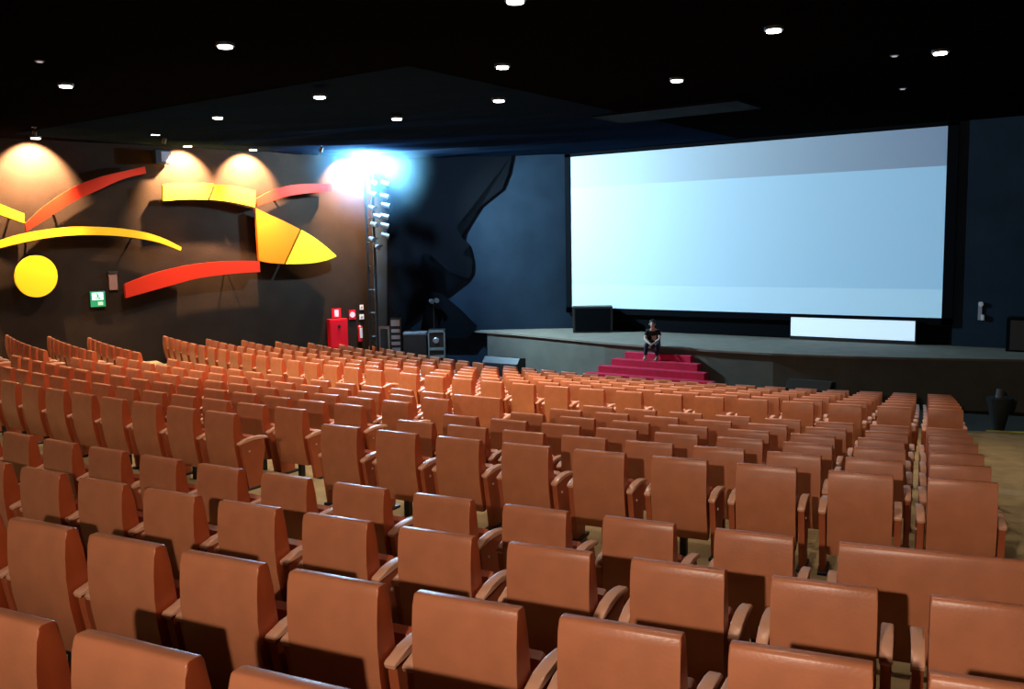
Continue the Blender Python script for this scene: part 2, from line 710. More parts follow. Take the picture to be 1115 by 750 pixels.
def seat_label(row, block, idx, kind):
    o = ORD[idx] + ' from right'
    if kind != 'n':
        if row == 'D':
            return 'extra wide tan leather seat at the right end of the near block'
        return 'extra wide tan leather seat beside the radial aisle, front row of middle left block'
    if block == 'near':
        return 'tan leather cinema seat, %s, %s' % (ORD[idx] + ' single one from right' if row == 'D' else o, rown[row].split(',')[0])
    if block in ('centre', 'left', 'wing'):
        b = {'centre': 'middle right block', 'left': 'middle left block', 'wing': 'raised wing beside left wall'}[block]
        return 'tan leather cinema seat, %s, %s of %s' % (o, mid[int(row[1]) - 1], b)
    b = {'front': 'block nearest the stage', 'frontleft': 'block below the wall art'}[block]
    return 'tan leather cinema seat, %s, %s of %s' % (o, frn[int(row[1]) - 1], b)


GR = {'near': 'seats in the nearest rows', 'centre': 'seats of the middle right block', 'left': 'seats of the middle left block', 'wing': 'seats of the left wing',
      'front': 'seats of the block nearest the stage', 'frontleft': 'seats of the front block by the left wall'}
protos = {}
for s in NEAR:
    dep, row, block, idx, p, t, z, kind = s
    if kind not in protos:
        protos[kind] = make_chair({'n': MESH_N, 'w': MESH_W, 'x': MESH_W2}[kind])
        c = protos[kind]
    else:
        c = copy_tree(protos[kind])
    c.location = (p.x, p.y, z)
    c.rotation_euler = (0, 0, t + random.uniform(-.006, .006))
    tag(c, seat_label(row, block, idx, kind), 'seat', GR[block])
# every remaining, farthest seat in one object
bm = bmesh.new()
mats = [LEATHER, LEATHER2, PANEL, BLACK, REDL]
mi = {'ba': 0, 'se': 0, 'ar': 1, 'pa': 2}
for s in FARS:
    dep, row, block, idx, p, t, z, kind = s
    T = Matrix.Translation((p.x, p.y, z)) @ Matrix.Rotation(t, 4, 'Z')
    for key, nm in PARTS:
        if key.startswith('button'):
            continue
        nv, nf = len(bm.verts), len(bm.faces)
        bm.from_mesh(MESH_N[key])
        bm.verts.ensure_lookup_table()
        bm.faces.ensure_lookup_table()
        for v in bm.verts[nv:]:
            v.co = T @ v.co
        for f in bm.faces[nf:]:
            f.material_index = (4 if f.material_index == 1 else 0) if key == 'backrest' else 4 if key == 'seat' else mi.get(key[:2], 0) if key != 'base' else 3
me = bpy.data.meshes.new('far_seats')
bm.to_mesh(me)
bm.free()
for m_ in mats:
    me.materials.append(m_)
if FARS:
    o = link('far_cinema_seats', me, None)
    tag(o, 'rows of tan leather cinema seats farthest away towards the stage and wall', 'seats', kind='stuff')
print('SEATS', len(seats), 'individual', len(NEAR), 'far', len(FARS))

# ------------------------------------------------------------------ wall art (relief pieces standing off the left wall)
OFF, TH = .38, .14


def art(pts, m, parent=None, name='art_piece', off=OFF):
    poly = [on_wall(u, v, off) for u, v in pts]
    return poly


def z1(L):
    return [(x / 3.75, y / 3.75 + 140) for x, y in L]


def z2(L):
    return [(x / 3.75 + 260, y / 3.75 + 140) for x, y in L]


def catmull(L, n=6):
    out = []
    for i in range(len(L) - 1):
        p0 = L[max(i - 1, 0)]
        p1, p2 = L[i], L[i + 1]
        p3 = L[min(i + 2, len(L) - 1)]
        for k in range(n):
            t = k / n
            out.append(tuple(.5 * ((2 * p1[j]) + (-p0[j] + p2[j]) * t + (2 * p0[j] - 5 * p1[j] + 4 * p2[j] - p3[j]) * t * t + (-p0[j] + 3 * p1[j] - 3 * p2[j] + p3[j]) * t ** 3) for j in (0, 1)))
    out.append(L[-1])
    return out


def resample(L, n):
    P = catmull(L, 10)
    d = [0]
    for p, q in zip(P, P[1:]):
        d.append(d[-1] + math.dist(p, q))
    out = []
    for k in range(n):
        t = d[-1] * k / (n - 1)
        i = 0
        while i < len(d) - 2 and d[i + 1] < t:
            i += 1
        f = (t - d[i]) / max(1e-9, d[i + 1] - d[i])
        out.append((P[i][0] + (P[i + 1][0] - P[i][0]) * f, P[i][1] + (P[i + 1][1] - P[i][1]) * f))
    return out


def art_mesh(top, bot, name, m, label, parent=None):
    t_, b_ = resample(top, 28), resample(bot, 28)
    poly = [on_wall(u, v, OFF) for u, v in t_ + b_]
    c = sum(poly, Vector()) / len(poly)
    base = c - WN * OFF
    root = empty(name, base) if parent is None else parent
    poly = [p - root.location for p in poly]
    bm = bmesh.new()
    a = [bm.verts.new(p) for p in poly]
    bb = [bm.verts.new(p - WN * TH) for p in poly]
    nt_, nb = len(t_), len(b_)
    n = len(poly)
    for i in range(n):
        j = (i + 1) % n
        bm.faces.new((a[i], bb[i], bb[j], a[j]))
    for i in range(nt_ - 1):
        q = [i, i + 1, n - 2 - i, n - 1 - i]
        bm.faces.new([a[k] for k in q])
        bm.faces.new([bb[k] for k in q[::-1]])
    link('panel', mesh_from(bm, name), m, root)
    # brackets to the wall
    cc = sum(poly, Vector()) / len(poly)
    if parent is None:
        bm = bmesh.new()
        for q in (.25, .75):
            i = int(nt_ * q)
            j = nt_ + nb - 1 - int(nb * q)
            mid_ = (poly[i] + poly[j]) / 2
            add_cyl(bm, mid_ - WN * TH, mid_ - WN * OFF, .03, n=8)
        link('bracket', mesh_from(bm, 'bracket'), BLACK, root)
        tag(root, label, 'wall art', 'relief pieces of the wall art')
    return root


art_mesh(z1([(103, 388), (190, 310), (300, 240), (400, 200), (500, 175), (592, 155)]), z1([(597, 182), (500, 207), (400, 252), (300, 298), (200, 362), (108, 420)]),
         'wall_art_strip', REDP, 'long curved red strip rising to the right at upper left of wall')
art_mesh(z1([(-120, 262), (-60, 285), (0, 307), (50, 328), (100, 347)]), z1([(100, 385), (50, 368), (0, 350), (-60, 327), (-120, 303)]),
         'wall_art_strip', YEL, 'short yellow strip sloping down, cut by the left picture edge')
art_mesh(z1([(-100, 478), (0, 455), (100, 427), (200, 410), (300, 400), (400, 401), (500, 408), (600, 425), (680, 453), (742, 485)]),
         z1([(737, 498), (660, 468), (580, 450), (480, 438), (380, 434), (280, 437), (180, 448), (80, 468), (0, 488), (-100, 515)]),
         'wall_art_arc', mat('amber_paint', (.90, .48, .02), .5, spec=.08), 'long thin amber arc crossing the left wall above the yellow disc')
cx_, cy_ = 148 / 3.75, 603 / 3.75 + 140
circ = [(cx_ + 23.4 * math.cos(a * PI / 12), cy_ - 22.8 * math.sin(a * PI / 12)) for a in range(24, 11, -1)]
circ2 = [(cx_ + 23.4 * math.cos(a * PI / 12), cy_ - 22.8 * math.sin(a * PI / 12)) for a in range(11, 0, -1)]
art_mesh(circ, circ2, 'wall_art_disc', mat('disc_yellow', (.92, .60, .02), .5, spec=.08), 'flat round yellow disc on the dark left wall')
r1 = art_mesh(z1([(665, 228), (720, 223), (780, 221), (872, 224)]), z1([(848, 290), (790, 288), (730, 290), (668, 296)]), 'wall_art_bar', YEL, 'yellow two-piece curved bar under the bright wall lights')
art_mesh(z1([(882, 229), (930, 231), (985, 240), (1042, 255)]), z1([(1042, 320), (985, 306), (930, 296), (860, 290)]), 'bar2', YEL, '', parent=r1)
art_mesh(z1([(510, 635), (600, 600), (700, 572), (800, 553), (900, 543), (980, 540), (1060, 540)]), z1([(1063, 585), (980, 590), (900, 598), (800, 613), (700, 640), (600, 668), (514, 692)]),
         'wall_art_strip', REDP, 'thick curved red strip low on the left wall by the exit sign')
art_mesh(z2([(70, 287), (130, 255), (200, 233), (280, 225), (380, 227)]), z2([(380, 258), (300, 262), (200, 276), (130, 298), (76, 316)]),
         'wall_art_strip', REDP, 'short curved red strip at the upper right of the wall art')
r2 = art_mesh(z2([(70, 325), (130, 353), (190, 380), (250, 410)]), z2([(185, 552), (150, 550), (115, 546), (82, 538)]), 'wall_art_cone', ORG, 'pointed orange and yellow cone shape on the left wall')
art_mesh(z2([(257, 413), (305, 442), (352, 478), (398, 518)]), z2([(398, 522), (350, 540), (280, 551), (192, 553)]), 'cone2', YEL, '', parent=r2)


# ------------------------------------------------------------------ things on the left wall
def wall_thing(name, uv0, uv1, depth, label, cat, off=0.0):
    """upright box against the left wall; returns root and half width, height (local x along wall, y out of the wall)"""
    a, b2 = on_wall(*uv0, off), on_wall(*uv1, off)
    c = (a + b2) / 2
    ang = math.atan2(WN.y, WN.x) - PI / 2      # local +y = WN
    root = empty(name, (c.x, c.y, min(a.z, b2.z)), ang)
    tag(root, label, cat)
    return root, (a.xy - b2.xy).length / 2, abs(a.z - b2.z)


rt, hw, h = wall_thing('hose_cabinet', (355.5, 347.5), (376, 378), .25, 'red fire hose cabinet on the left wall under a red sign', 'cabinet')
link('body', box_mesh('body', -hw, hw, .0, .25, 0, h, bev=.01), SIGNR, rt)
link('door', box_mesh('door', -hw + .04, hw - .04, .25, .265, .04, h - .04, bev=.004), SIGNR, rt)
link('handle', box_mesh('handle', -.05, .05, .265, .29, h * .70, h * .80), BLACK, rt)
rt, hw, h = wall_thing('fire_sign', (361, 336), (371, 345.5), .03, 'small red and white sign above the hose cabinet', 'sign')
link('board', box_mesh('board', -hw, hw, 0, .03, 0, h), SIGNR, rt)
link('symbol', box_mesh('symbol', -hw * .45, hw * .45, .03, .036, h * .12, h * .85), PINKISH, rt)
rt, hw, h = wall_thing('round_sign', (379.5, 337.5), (387, 347.5), .03, 'pale sign with red edge right of the hose cabinet', 'sign')
link('board', box_mesh('board', -hw, hw, 0, .03, 0, h), SIGNR, rt)
link('symbol', cyl_mesh('symbol', (0, .03, h * .5), (0, .04, h * .5), hw * .8, n=16), PINKISH, rt)
rt, hw, h = wall_thing('fire_extinguisher', (387.5, 351), (393.5, 371), .2, 'red fire extinguisher with white label hanging on the wall', 'fire extinguisher')
bm = bmesh.new()
add_cyl(bm, (0, .1, 0), (0, .1, h * .78), .09, n=16)
add_cyl(bm, (0, .1, h * .78), (0, .1, h * .86), .09, .03, n=16)
link('cylinder', smooth(mesh_from(bm, 'cylinder')), SIGNR, rt)
bm = bmesh.new()
add_box(bm, -.02, .02, .07, .17, h * .86, h * .93)
add_cyl(bm, (0, .1, h * .84), (.12, .12, h * .5), .015, n=8)
link('nozzle', mesh_from(bm, 'nozzle'), BLACK, rt)
link('label_plate', box_mesh('label_plate', -.055, .055, .185, .196, h * .18, h * .72), PALE, rt)
link('wall_hook', box_mesh('wall_hook', -.03, .03, 0, .03, h * .3, h * .6), BLACK, rt)
for (a, b2, lab) in (((391.5, 332), (395.5, 337), 'tiny pale square switch highest beside the truss'), ((391, 342.5), (396, 347.5), 'small white and red tag above the fire extinguisher')):
    rt, hw, h = wall_thing('wall_switch', a, b2, .03, lab, 'switch')
    link('plate', box_mesh('plate', -hw, hw, 0, .03, 0, h, bev=.004), PALE, rt)
    link('rocker', box_mesh('rocker', -hw * .4, hw * .4, .03, .04, h * .3, h * .7), GREY, rt)

# exit sign: green lit box with a running figure and arrow
rt, hw, h = wall_thing('exit_sign', (97.5, 317.5), (114.5, 333.5), .08, 'small green glowing exit sign below the wall art', 'exit sign')
EXG = mat('exit_green', (.01, .16, .08), .5, emit=(.0, .22, .10), estr=.8)
EXW = mat('exit_white', (.6, .9, .75), .5, emit=(.45, 1, .70), estr=1.1)
link('housing', box_mesh('housing', -hw, hw, 0, .08, 0, h, bev=.01), EXG, rt)
link('lit_panel', box_mesh('lit_panel', -hw * .72, hw * .80, .08, .088, h * .45, h * .92), EXW, rt)
bm = bmesh.new()
add_box(bm, -.02, .03, .088, .093, h * .60, h * .78)
add_cyl(bm, (.02, .088, h * .84), (.02, .093, h * .84), .025, n=10)
add_box(bm, -.07, -.01, .088, .093, h * .50, h * .60)
add_box(bm, .03, .08, .088, .093, h * .55, h * .61)
link('figure', mesh_from(bm, 'figure'), EXG, rt)
link('lower_panel', box_mesh('lower_panel', -hw * .65, hw * .05, .08, .086, h * .10, h * .34), mat('exit_lower', (.3, .5, .42), .5, emit=(.18, .5, .36), estr=.6), rt)
rt, hw, h = wall_thing('wall_box', (117.5, 297.5), (128, 315.5), .1, 'small plain reddish brown box on the wall above the exit sign', 'box')
link('body', box_mesh('body', -hw, hw, 0, .06, 0, h, bev=.01), mat('brown_box', (.20, .09, .06), .7), rt)
link('cap', box_mesh('cap', -hw - .02, hw + .02, 0, .10, h, h + .06), BLACK, rt)
rt, hw, h = wall_thing('wall_speaker', (164, 164), (182.5, 179.5), .35, 'black wall speaker with grey front high between the wall lights', 'speaker')
link('cabinet', box_mesh('cabinet', -hw * .95, hw * .95, .10, .42, 0, h, bev=.015), BLACK, rt)
link('grille', box_mesh('grille', -hw * .8, hw * .25, .42, .43, .06, h - .05), mat('speaker_grille', (.30, .25, .25), .7), rt)
link('bracket', box_mesh('bracket', -.05, .05, 0, .10, h * .4, h * .6), BLACK, rt)


# ------------------------------------------------------------------ lights
def lamp(kind, loc, power, color, parent=None, size=.1, **k):
    L = bpy.data.lights.new('lamp', kind)
    L.energy = power
    L.color = color
    if kind == 'AREA':
        L.size = size
        if 'size_y' in k:
            L.shape = 'RECTANGLE'
            L.size_y = k['size_y']
    else:
        L.shadow_soft_size = size
    if kind == 'SPOT':
        L.spot_size = k.get('angle', 1.0)
        L.spot_blend = k.get('blend', .3)
    o = bpy.data.objects.new('lamp', L)
    COL.objects.link(o)
    if parent is not None:
        o.parent = parent
    o.location = loc
    if 'aim' in k:
        d = Vector(k['aim'])
        o.rotation_euler = d.to_track_quat('-Z', 'Y').to_euler()
    return o


DL_E = mat('downlight_glow', (1, 1, 1), .5, emit=(1, .95, .9), estr=14)
DL_D = mat('downlight_dim', (.5, .5, .5), .5, emit=(.8, .85, 1), estr=.35)
RIM = mat('downlight_rim', (.05, .05, .05), .4)
bm = bmesh.new()
add_cyl(bm, (0, 0, -.05), (0, 0, 0), .15, n=24)
rim_me = mesh_from(bm, 'rim')
rim_me.materials.append(RIM)
dif_me = cyl_mesh('diffuser', (0, 0, -.075), (0, 0, -.05), .115, n=20)
dif_me.materials.append(DL_E)
difd_me = cyl_mesh('diffuser', (0, 0, -.03), (0, 0, -.01), .05, n=12)
difd_me.materials.append(DL_D)
rimd_me = cyl_mesh('rim', (0, 0, -.015), (0, 0, 0), .08, n=12)
rimd_me.materials.append(RIM)
WARM = (1, .80, .62)


def downlight(u, v, label, power=60, lit=True, z=HCEIL):
    z = z if not (270 < u < 560 and v > 95 and lit) else 7.80
    p = on_height(u, v, z)
    rt = empty('ceiling_light', (p.x, p.y, z))
    tag(rt, label, 'ceiling light', 'recessed ceiling downlights')
    link('rim', rim_me if lit else rimd_me, None, rt)
    link('diffuser', dif_me if lit else difd_me, None, rt)
    if power:
        lamp('SPOT', (0, 0, -.12), power, WARM, rt, size=.12, angle=1.9, blend=.8)
    return rt


PD = 900
KEY = 1850
ARTP = 350
downlight(245, 47, 'bright round downlight above the curved wall art, nearer the viewer', PD)
downlight(71.5, 91, 'bright round downlight leftmost on the black ceiling', PD * 2)
downlight(237, 126, 'bright downlight between the wall speaker and the nearer ceiling lights', PD * 2)
downlight(169, 144, 'small bright downlight straight above the black wall speaker', PD * 2)
downlight(348, 103, 'bright downlight at the left edge of the rippled ceiling cloth', PD * 2)
downlight(432, 127, 'bright downlight just above and right of the blue stage lamp', PD * 1.6)
downlight(547, 70, 'bright downlight, nearer one of the pair left of the screen', PD)
downlight(543, 107, 'bright downlight, farther one of the pair left of the screen', PD * 1.5)
downlight(737, 85, 'bright downlight straight above the middle of the screen', PD * 1.1)
downlight(842.5, 29.5, 'largest bright downlight at upper right of the ceiling', PD * .55)
downlight(1024, 54.5, 'bright downlight farthest right above the screen corner', PD * .15)
downlight(334, 161, 'dim tiny ceiling light left of the blue stage lamp', 0, False)
downlight(118, 157, 'dim tiny ceiling light between the bright wall patches', 0, False)
downlight(43, 66, 'dim tiny ceiling light near the upper left corner', 0, False)
downlight(561, 163, 'dim tiny ceiling light at the front wall left of screen', 0, False)
downlight(974, 60, 'dim tiny ceiling light beside the farthest right downlight', 0, False)
downlight(983, 96, 'dim tiny ceiling light low above the right of the screen', 0, False)
downlight(676, 142, 'dim tiny ceiling light above the left part of the screen', 0, False)
downlight(704, 143, 'dim tiny ceiling light, right one of two above screen left', 0, False)
downlight(561, -3, 'round downlight cut by the top edge of the picture', PD * .8)
# the same ceiling lights go on over the near rows, outside the picture
for k, (x, y) in enumerate([(-2.5, 6.0), (-8.5, 5.5), (-14, 4.5), (-.5, 11.5)]):
    rt = empty('ceiling_light', (x, y, HCEIL))
    tag(rt, ['downlight in the ceiling over the near right seats', 'downlight in the ceiling over the near middle seats', 'downlight in the ceiling over the near left seats', 'downlight in the ceiling over the right aisle'][k], 'ceiling light', 'recessed ceiling downlights')
    link('rim', rim_me, None, rt)
    link('diffuser', dif_me, None, rt)
    lamp('SPOT', (0, 0, -.12), PD * (.26, .26, .26, .04)[k], WARM, rt, size=.12, angle=1.9, blend=.8)

# key spotlight hung behind and above the viewer: it lights the backs of the near seats
rt = empty('rear_floodlight', (-.3, -3.8, HCEIL))
tag(rt, 'spotlight hung from the ceiling behind the viewer', 'lamp')
link('hanger', box_mesh('hanger', -.02, .02, -.02, .02, -1.75, 0), BLACK, rt)
link('housing', box_mesh('housing', -.16, .16, -.35, .05, -2.10, -1.75, bev=.02), BLACK, rt)
link('barn_door', box_mesh('barn_door', -1.3, .5, .50, .51, -2.5, -2.17), BLACK, rt)  # added unseen plate keeping the key light off the nearest row
lamp('SPOT', (0, .14, -1.95), KEY, (1, .80, .64), rt, size=.07, angle=2.2, blend=.6, aim=(-.55, 1, -.30))

# wall washers: warm scallops on the left wall
WW_E = mat('wall_light_glow', (1, 1, 1), .5, emit=(1, .72, .45), estr=18)
ww_me = cyl_mesh('diffuser', (0, 0, -.07), (0, 0, -.045), .12, n=16)
ww_me.materials.append(WW_E)
for k, (u, lab, pw) in enumerate([(33, 'warm wall light over the leftmost bright patch', 1), (195, 'warm wall light just right of the black wall speaker', 1), (265, 'warm wall light over the right end of the yellow bar', 1),
                              (375, 'warm wall light beside the blue stage lamp', .9), (-75, 'warm wall light farther left along the wall', 1)]):
    p = on_wall(u, 161, 0)
    p = p + WN * .8
    rt = empty('wall_light', (p.x, p.y, HCEIL))
    tag(rt, lab, 'wall light', 'warm lights washing the left wall')
    link('rim', rim_me, None, rt)
    link('diffuser', ww_me, None, rt)
    lamp('SPOT', (0, 0, -.12), 10500 * pw, (1, .60, .32), rt, size=.04, angle=1.66, blend=.5, aim=tuple(-WN + Vector((0, 0, -1.0))))

# spotlights added under the ceiling to brighten the wall art
for k, (u, off_, pw) in enumerate([(150, 3.0, 1.0), (310, 3.0, 1.0), (20, 3.0, 1.0), (-120, 3.0, 1.0)]):
    p = on_wall(u, 240, 0) + WN * off_
    rt = empty('art_spotlight', (p.x, p.y, HCEIL))
    tag(rt, ['small dark spotlight aimed at the middle of the wall art', 'small dark spotlight aimed at the cone of the wall art', 'small dark spotlight aimed at the yellow disc', 'small dark spotlight aimed at the wall left of the disc'][k], 'spotlight', 'spotlights aimed at the wall art')
    bm = bmesh.new()
    add_cyl(bm, (0, 0, -.02), (0, 0, -.10), .02, n=8)
    add_cyl(bm, Vector((0, 0, -.10)) + WN * .05, Vector((0, 0, -.22)) - WN * .07, .05, .06, n=14)
    link('can', mesh_from(bm, 'can'), BLACK, rt)
    link('base', cyl_mesh('base', (0, 0, -.02), (0, 0, 0), .06, n=12), BLACK, rt)
    lamp('SPOT', Vector((0, 0, -.26)) - WN * .10, ARTP * pw, (1, .84, .62), rt, size=.03, angle=1.75, blend=.7, aim=tuple(-WN * .72 + Vector((0, 0, -1))))

# ------------------------------------------------------------------ lighting tower at the front left corner
tp = at_depth(405, 300, 27.1 * S)
ang = math.atan2(tp.y, tp.x)
tw = empty('lighting_truss', (tp.x, tp.y, 0), YAW)
tag(tw, 'tall thin black lighting tower carrying the stage lamps in the corner', 'truss')
bm = bmesh.new()
for sx in (-.13, .13):
    for sy in (-.13, .13):
        add_cyl(bm, (sx, sy, 0), (sx, sy, 7.9), .025, n=8)
link('upright', mesh_from(bm, 'upright'), BLACK, tw)
bm = bmesh.new()
for i in range(19):
    z = .2 + i * .42
    for a, b2 in (((-.13, -.13), (.13, -.13)), ((.13, -.13), (.13, .13)), ((.13, .13), (-.13, .13)), ((-.13, .13), (-.13, -.13))):
        add_cyl(bm, (a[0], a[1], z), (b2[0], b2[1], z + (.0 if i % 2 else .3)), .012, n=6)
link('brace', mesh_from(bm, 'brace'), BLACK, tw)
link('foot_plate', box_mesh('foot_plate', -.2, .2, -.2, .2, 0, .04), BLACK, tw)
CAN = mat('lamp_can', (.25, .27, .30), .35, metal=.5)
can_body = None
fwd = Vector((-math.sin(YAW), math.cos(YAW), 0))
rgt = Vector((math.cos(YAW), math.sin(YAW), 0))
zc = lambda v: at_depth(410, v, 27.0 * S).z
cans = [(407, 198, -.5), (418, 199, .4), (418, 213, .2), (407, 211, -.2), (419, 223, .3), (406, 226, -.4), (410, 235, .2), (418, 235, .3), (408, 244, -.3), (418, 245, .4), (418, 256, .5), (406, 260, -.5), (411, 268, -.6)]
for i, (u, v, tl) in enumerate(cans):
    p = at_depth(u, v, 26.9 * S)
    rt = empty('stage_lamp', p, YAW + tl)
    side = 'left' if u < 412 else 'right'
    tag(rt, 'small silver stage lamp, %s from top on the %s of the tower' % (ORD[1 + sum(1 for q in cans[:i] if (q[0] < 412) == (u < 412))], side), 'stage lamp', 'small lamps on the lighting tower')
    bm = bmesh.new()
    add_cyl(bm, (-.12, -.02, .03), (.14, -.10, -.05), .075, .095, n=14)
    link('can', smooth(mesh_from(bm, 'can')), CAN, rt)
    bm = bmesh.new()
    add_cyl(bm, (-.02, -.05, .0), (-.02, .34, .02), .015, n=6)
    add_box(bm, -.05, .01, .15, .20, -.03, .05)
    link('clamp', mesh_from(bm, 'clamp'), BLACK, rt)

# the bright blue-white lamp on top
bl = at_depth(400, 173.5, 26.3 * S)
rt = empty('blue_stage_lamp', bl, YAW)
tag(rt, 'blazing blue-white stage lamp at the top of the corner tower', 'stage lamp')
BLE = mat('blue_lamp_glow', (1, 1, 1), .5, emit=(.55, .85, 1), estr=200)
bm = bmesh.new()
add_cyl(bm, (0, 0, .0), (0, .28, .02), .25, .15, n=20)
link('can', mesh_from(bm, 'can'), BLACK, rt)
link('lens', cyl_mesh('lens', (0, -.02, 0), (0, .0, 0), .24, n=20), BLE, rt)
link('yoke', box_mesh('yoke', -.2, .2, .08, .12, .10, .19), BLACK, rt)
lamp('POINT', (0.05, -.22, -.02), 4200, (.34, .66, 1), rt, size=.12)
# two floods of the same lamp head towards the screen
lamp('SPOT', (.25, -.1, -.1), 5500, (.58, .92, 1), rt, size=.15, angle=1.5, blend=.6, aim=(1.0, .12, -.36))

# scattering volume added to make the glare halo around the blue lamp
hm = bpy.data.materials.new('thin_haze')
hm.use_nodes = True
nt = hm.node_tree
nt.nodes.remove(nt.nodes['Principled BSDF'])
vs = nt.nodes.new('ShaderNodeVolumeScatter')
tc = nt.nodes.new('ShaderNodeTexCoord')
ln = nt.nodes.new('ShaderNodeVectorMath')
ln.operation = 'LENGTH'
nt.links.new(tc.outputs['Object'], ln.inputs[0])
mr = nt.nodes.new('ShaderNodeMapRange')
mr.interpolation_type = 'SMOOTHERSTEP'
mr.inputs['From Min'].default_value = 0
mr.inputs['From Max'].default_value = 2.6
mr.inputs['To Min'].default_value = .10
mr.inputs['To Max'].default_value = 0
nt.links.new(ln.outputs['Value'], mr.inputs['Value'])
nt.links.new(mr.outputs[0], vs.inputs['Density'])
vs.inputs['Color'].default_value = (.35, .72, 1, 1)
nt.links.new(vs.outputs[0], nt.nodes['Material Output'].inputs['Volume'])
bm = bmesh.new()
bmesh.ops.create_icosphere(bm, subdivisions=3, radius=2.6)
hz = link('stage_haze', mesh_from(bm, 'stage_haze'), hm, None, bl - Vector((0, 0, .2)))
tag(hz, 'thin bluish haze glowing around the stage lamp in the corner', 'haze', kind='stuff')

# ------------------------------------------------------------------ stage left: flight cases and racks
def gear(name, u0, u1, vt, D, dep, label, cat, group=None):
    a, b2 = at_depth(u0, vt, D * S), at_depth(u1, vt, D * S)
    c = (a + b2) / 2
    rt = empty(name, (c.x, c.y, 0), YAW)
    tag(rt, label, cat, group)
    return rt, (a - b2).length / 2, (a.z + b2.z) / 2


rt, hw, h = gear('equipment_frame', 412, 424, 355.5, 28.0, .5, 'open grey tube frame standing left of the flight cases', 'frame')
bm = bmesh.new()
for sx in (-hw, hw):
    for sy in (-.25, .25):
        add_box(bm, sx - .03, sx + .03, sy - .03, sy + .03, 0, h)
link('post', mesh_from(bm, 'post'), GREY, rt)
bm = bmesh.new()
for z in (h - .06, h * .45):
    add_box(bm, -hw, hw, -.28, -.22, z, z + .06)
    add_box(bm, -hw, hw, .22, .28, z, z + .06)
link('rail', mesh_from(bm, 'rail'), GREY, rt)
rt, hw, h = gear('amplifier_rack', 425, 437.5, 346, 28.05, .5, 'tall narrow black equipment rack with grey modules', 'rack')
link('case', box_mesh('case', -hw, hw, -.25, .25, 0, h, bev=.02), BLACK, rt)
for z0_, z1_ in ((.86, .97), (.74, .80), (.62, .69), (.51, .57), (.40, .46)):
    link('module', box_mesh('module', -hw * .75, hw * .75, -.28, -.25, h * z0_, h * z1_), GREY, rt)
rt, hw, h = gear('flight_case', 440, 465, 361, 27.7, .5, 'long black flight case with pale lid edge between two racks', 'case')
link('body', box_mesh('body', -hw, hw, -.3, .3, 0, h - .12, bev=.015), BLACK, rt)
link('lid', box_mesh('lid', -hw - .01, hw + .01, -.31, .31, h - .12, h, bev=.03), mat('case_lid', (.16, .17, .18), .45), rt)
rt, hw, h = gear('loudspeaker', 466.5, 485, 358.5, 27.7, .5, 'square black loudspeaker box with grey edges by the stage end', 'speaker')
link('cabinet', box_mesh('cabinet', -hw, hw, -.3, .3, 0, h, bev=.01), BLACK, rt)
bm = bmesh.new()
for a in ((-hw, hw, h - .09, h), (-hw, hw, h * .54, h * .60), (-hw, hw, h * .36, h * .42), (-hw, -hw + .05, h * .36, h), (hw - .05, hw, h * .36, h)):
    add_box(bm, a[0], a[1], -.325, -.3, a[2], a[3])
link('trim_edge', mesh_from(bm, 'trim_edge'), mat('edge_grey', (.20, .23, .23), .5), rt)
link('cone', cyl_mesh('cone', (-.02, -.33, h * .76), (-.02, -.30, h * .76), .09, .12, n=16), GREY, rt)

# speaker box and black shadow sheets on the front left wall
p = on_height(596, 357, SZ)
rt = empty('stage_subwoofer', (-16.9, 28.6, SZ), YAW * .9)
tag(rt, 'large black speaker box on the stage left of the screen', 'speaker')
link('cabinet', box_mesh('cabinet', -.72, .72, -.35, .35, 0, .95, bev=.02), BLACK, rt)
link('grille', box_mesh('grille', -.64, .64, -.365, -.35, .06, .88), DARK, rt)

# stage monitors on the floor in front of the stage
for (u0, u1, vt, y, lab) in ((530, 568, 388.5, 25.3, 'black wedge monitor in front of the stage, left of the steps'), (859, 907, 413.5, 24.2, 'dark low wedge monitor in front of the stage, right of the steps')):
    a, b2 = on_back(u0, vt, y), on_back(u1, vt, y)
    rt = empty('stage_monitor', ((a.x + b2.x) / 2, y, 0))
    tag(rt, lab, 'speaker', 'wedge monitors before the stage')
    hw = (b2.x - a.x) / 2
    h = (a.z + b2.z) / 2
    link('cabinet', profile_mesh('cabinet', [(-.25, 0), (-.28, h * .75), (-.1, h), (.25, h * .96), (.25, 0)], -hw, hw, .01, 1), BLACK, rt)
    link('grille', profile_mesh('grille', [(-.262, h * .15), (-.285, h * .72), (-.27, h * .74), (-.25, h * .15)], -hw * .9, hw * .9), mat('mesh_grille', (.03, .035, .04), .6), rt)

# black sheets added as the lamp's cast shadows on the front left wall
def fwall(u, v, off):
    a, b2 = WL1, Vector((-18.35, 29.55, 0))
    d = (b2 - a).normalized()
    n = Vector((d.y, -d.x, 0))
    r = ray(u, v)
    t = (a + n * off - CAM).dot(n) / r.dot(n)
    return CAM + r * t, n


def zc4(L):
    return [(x / 3.75 + 440, y / 3.75 + 170) for x, y in L]


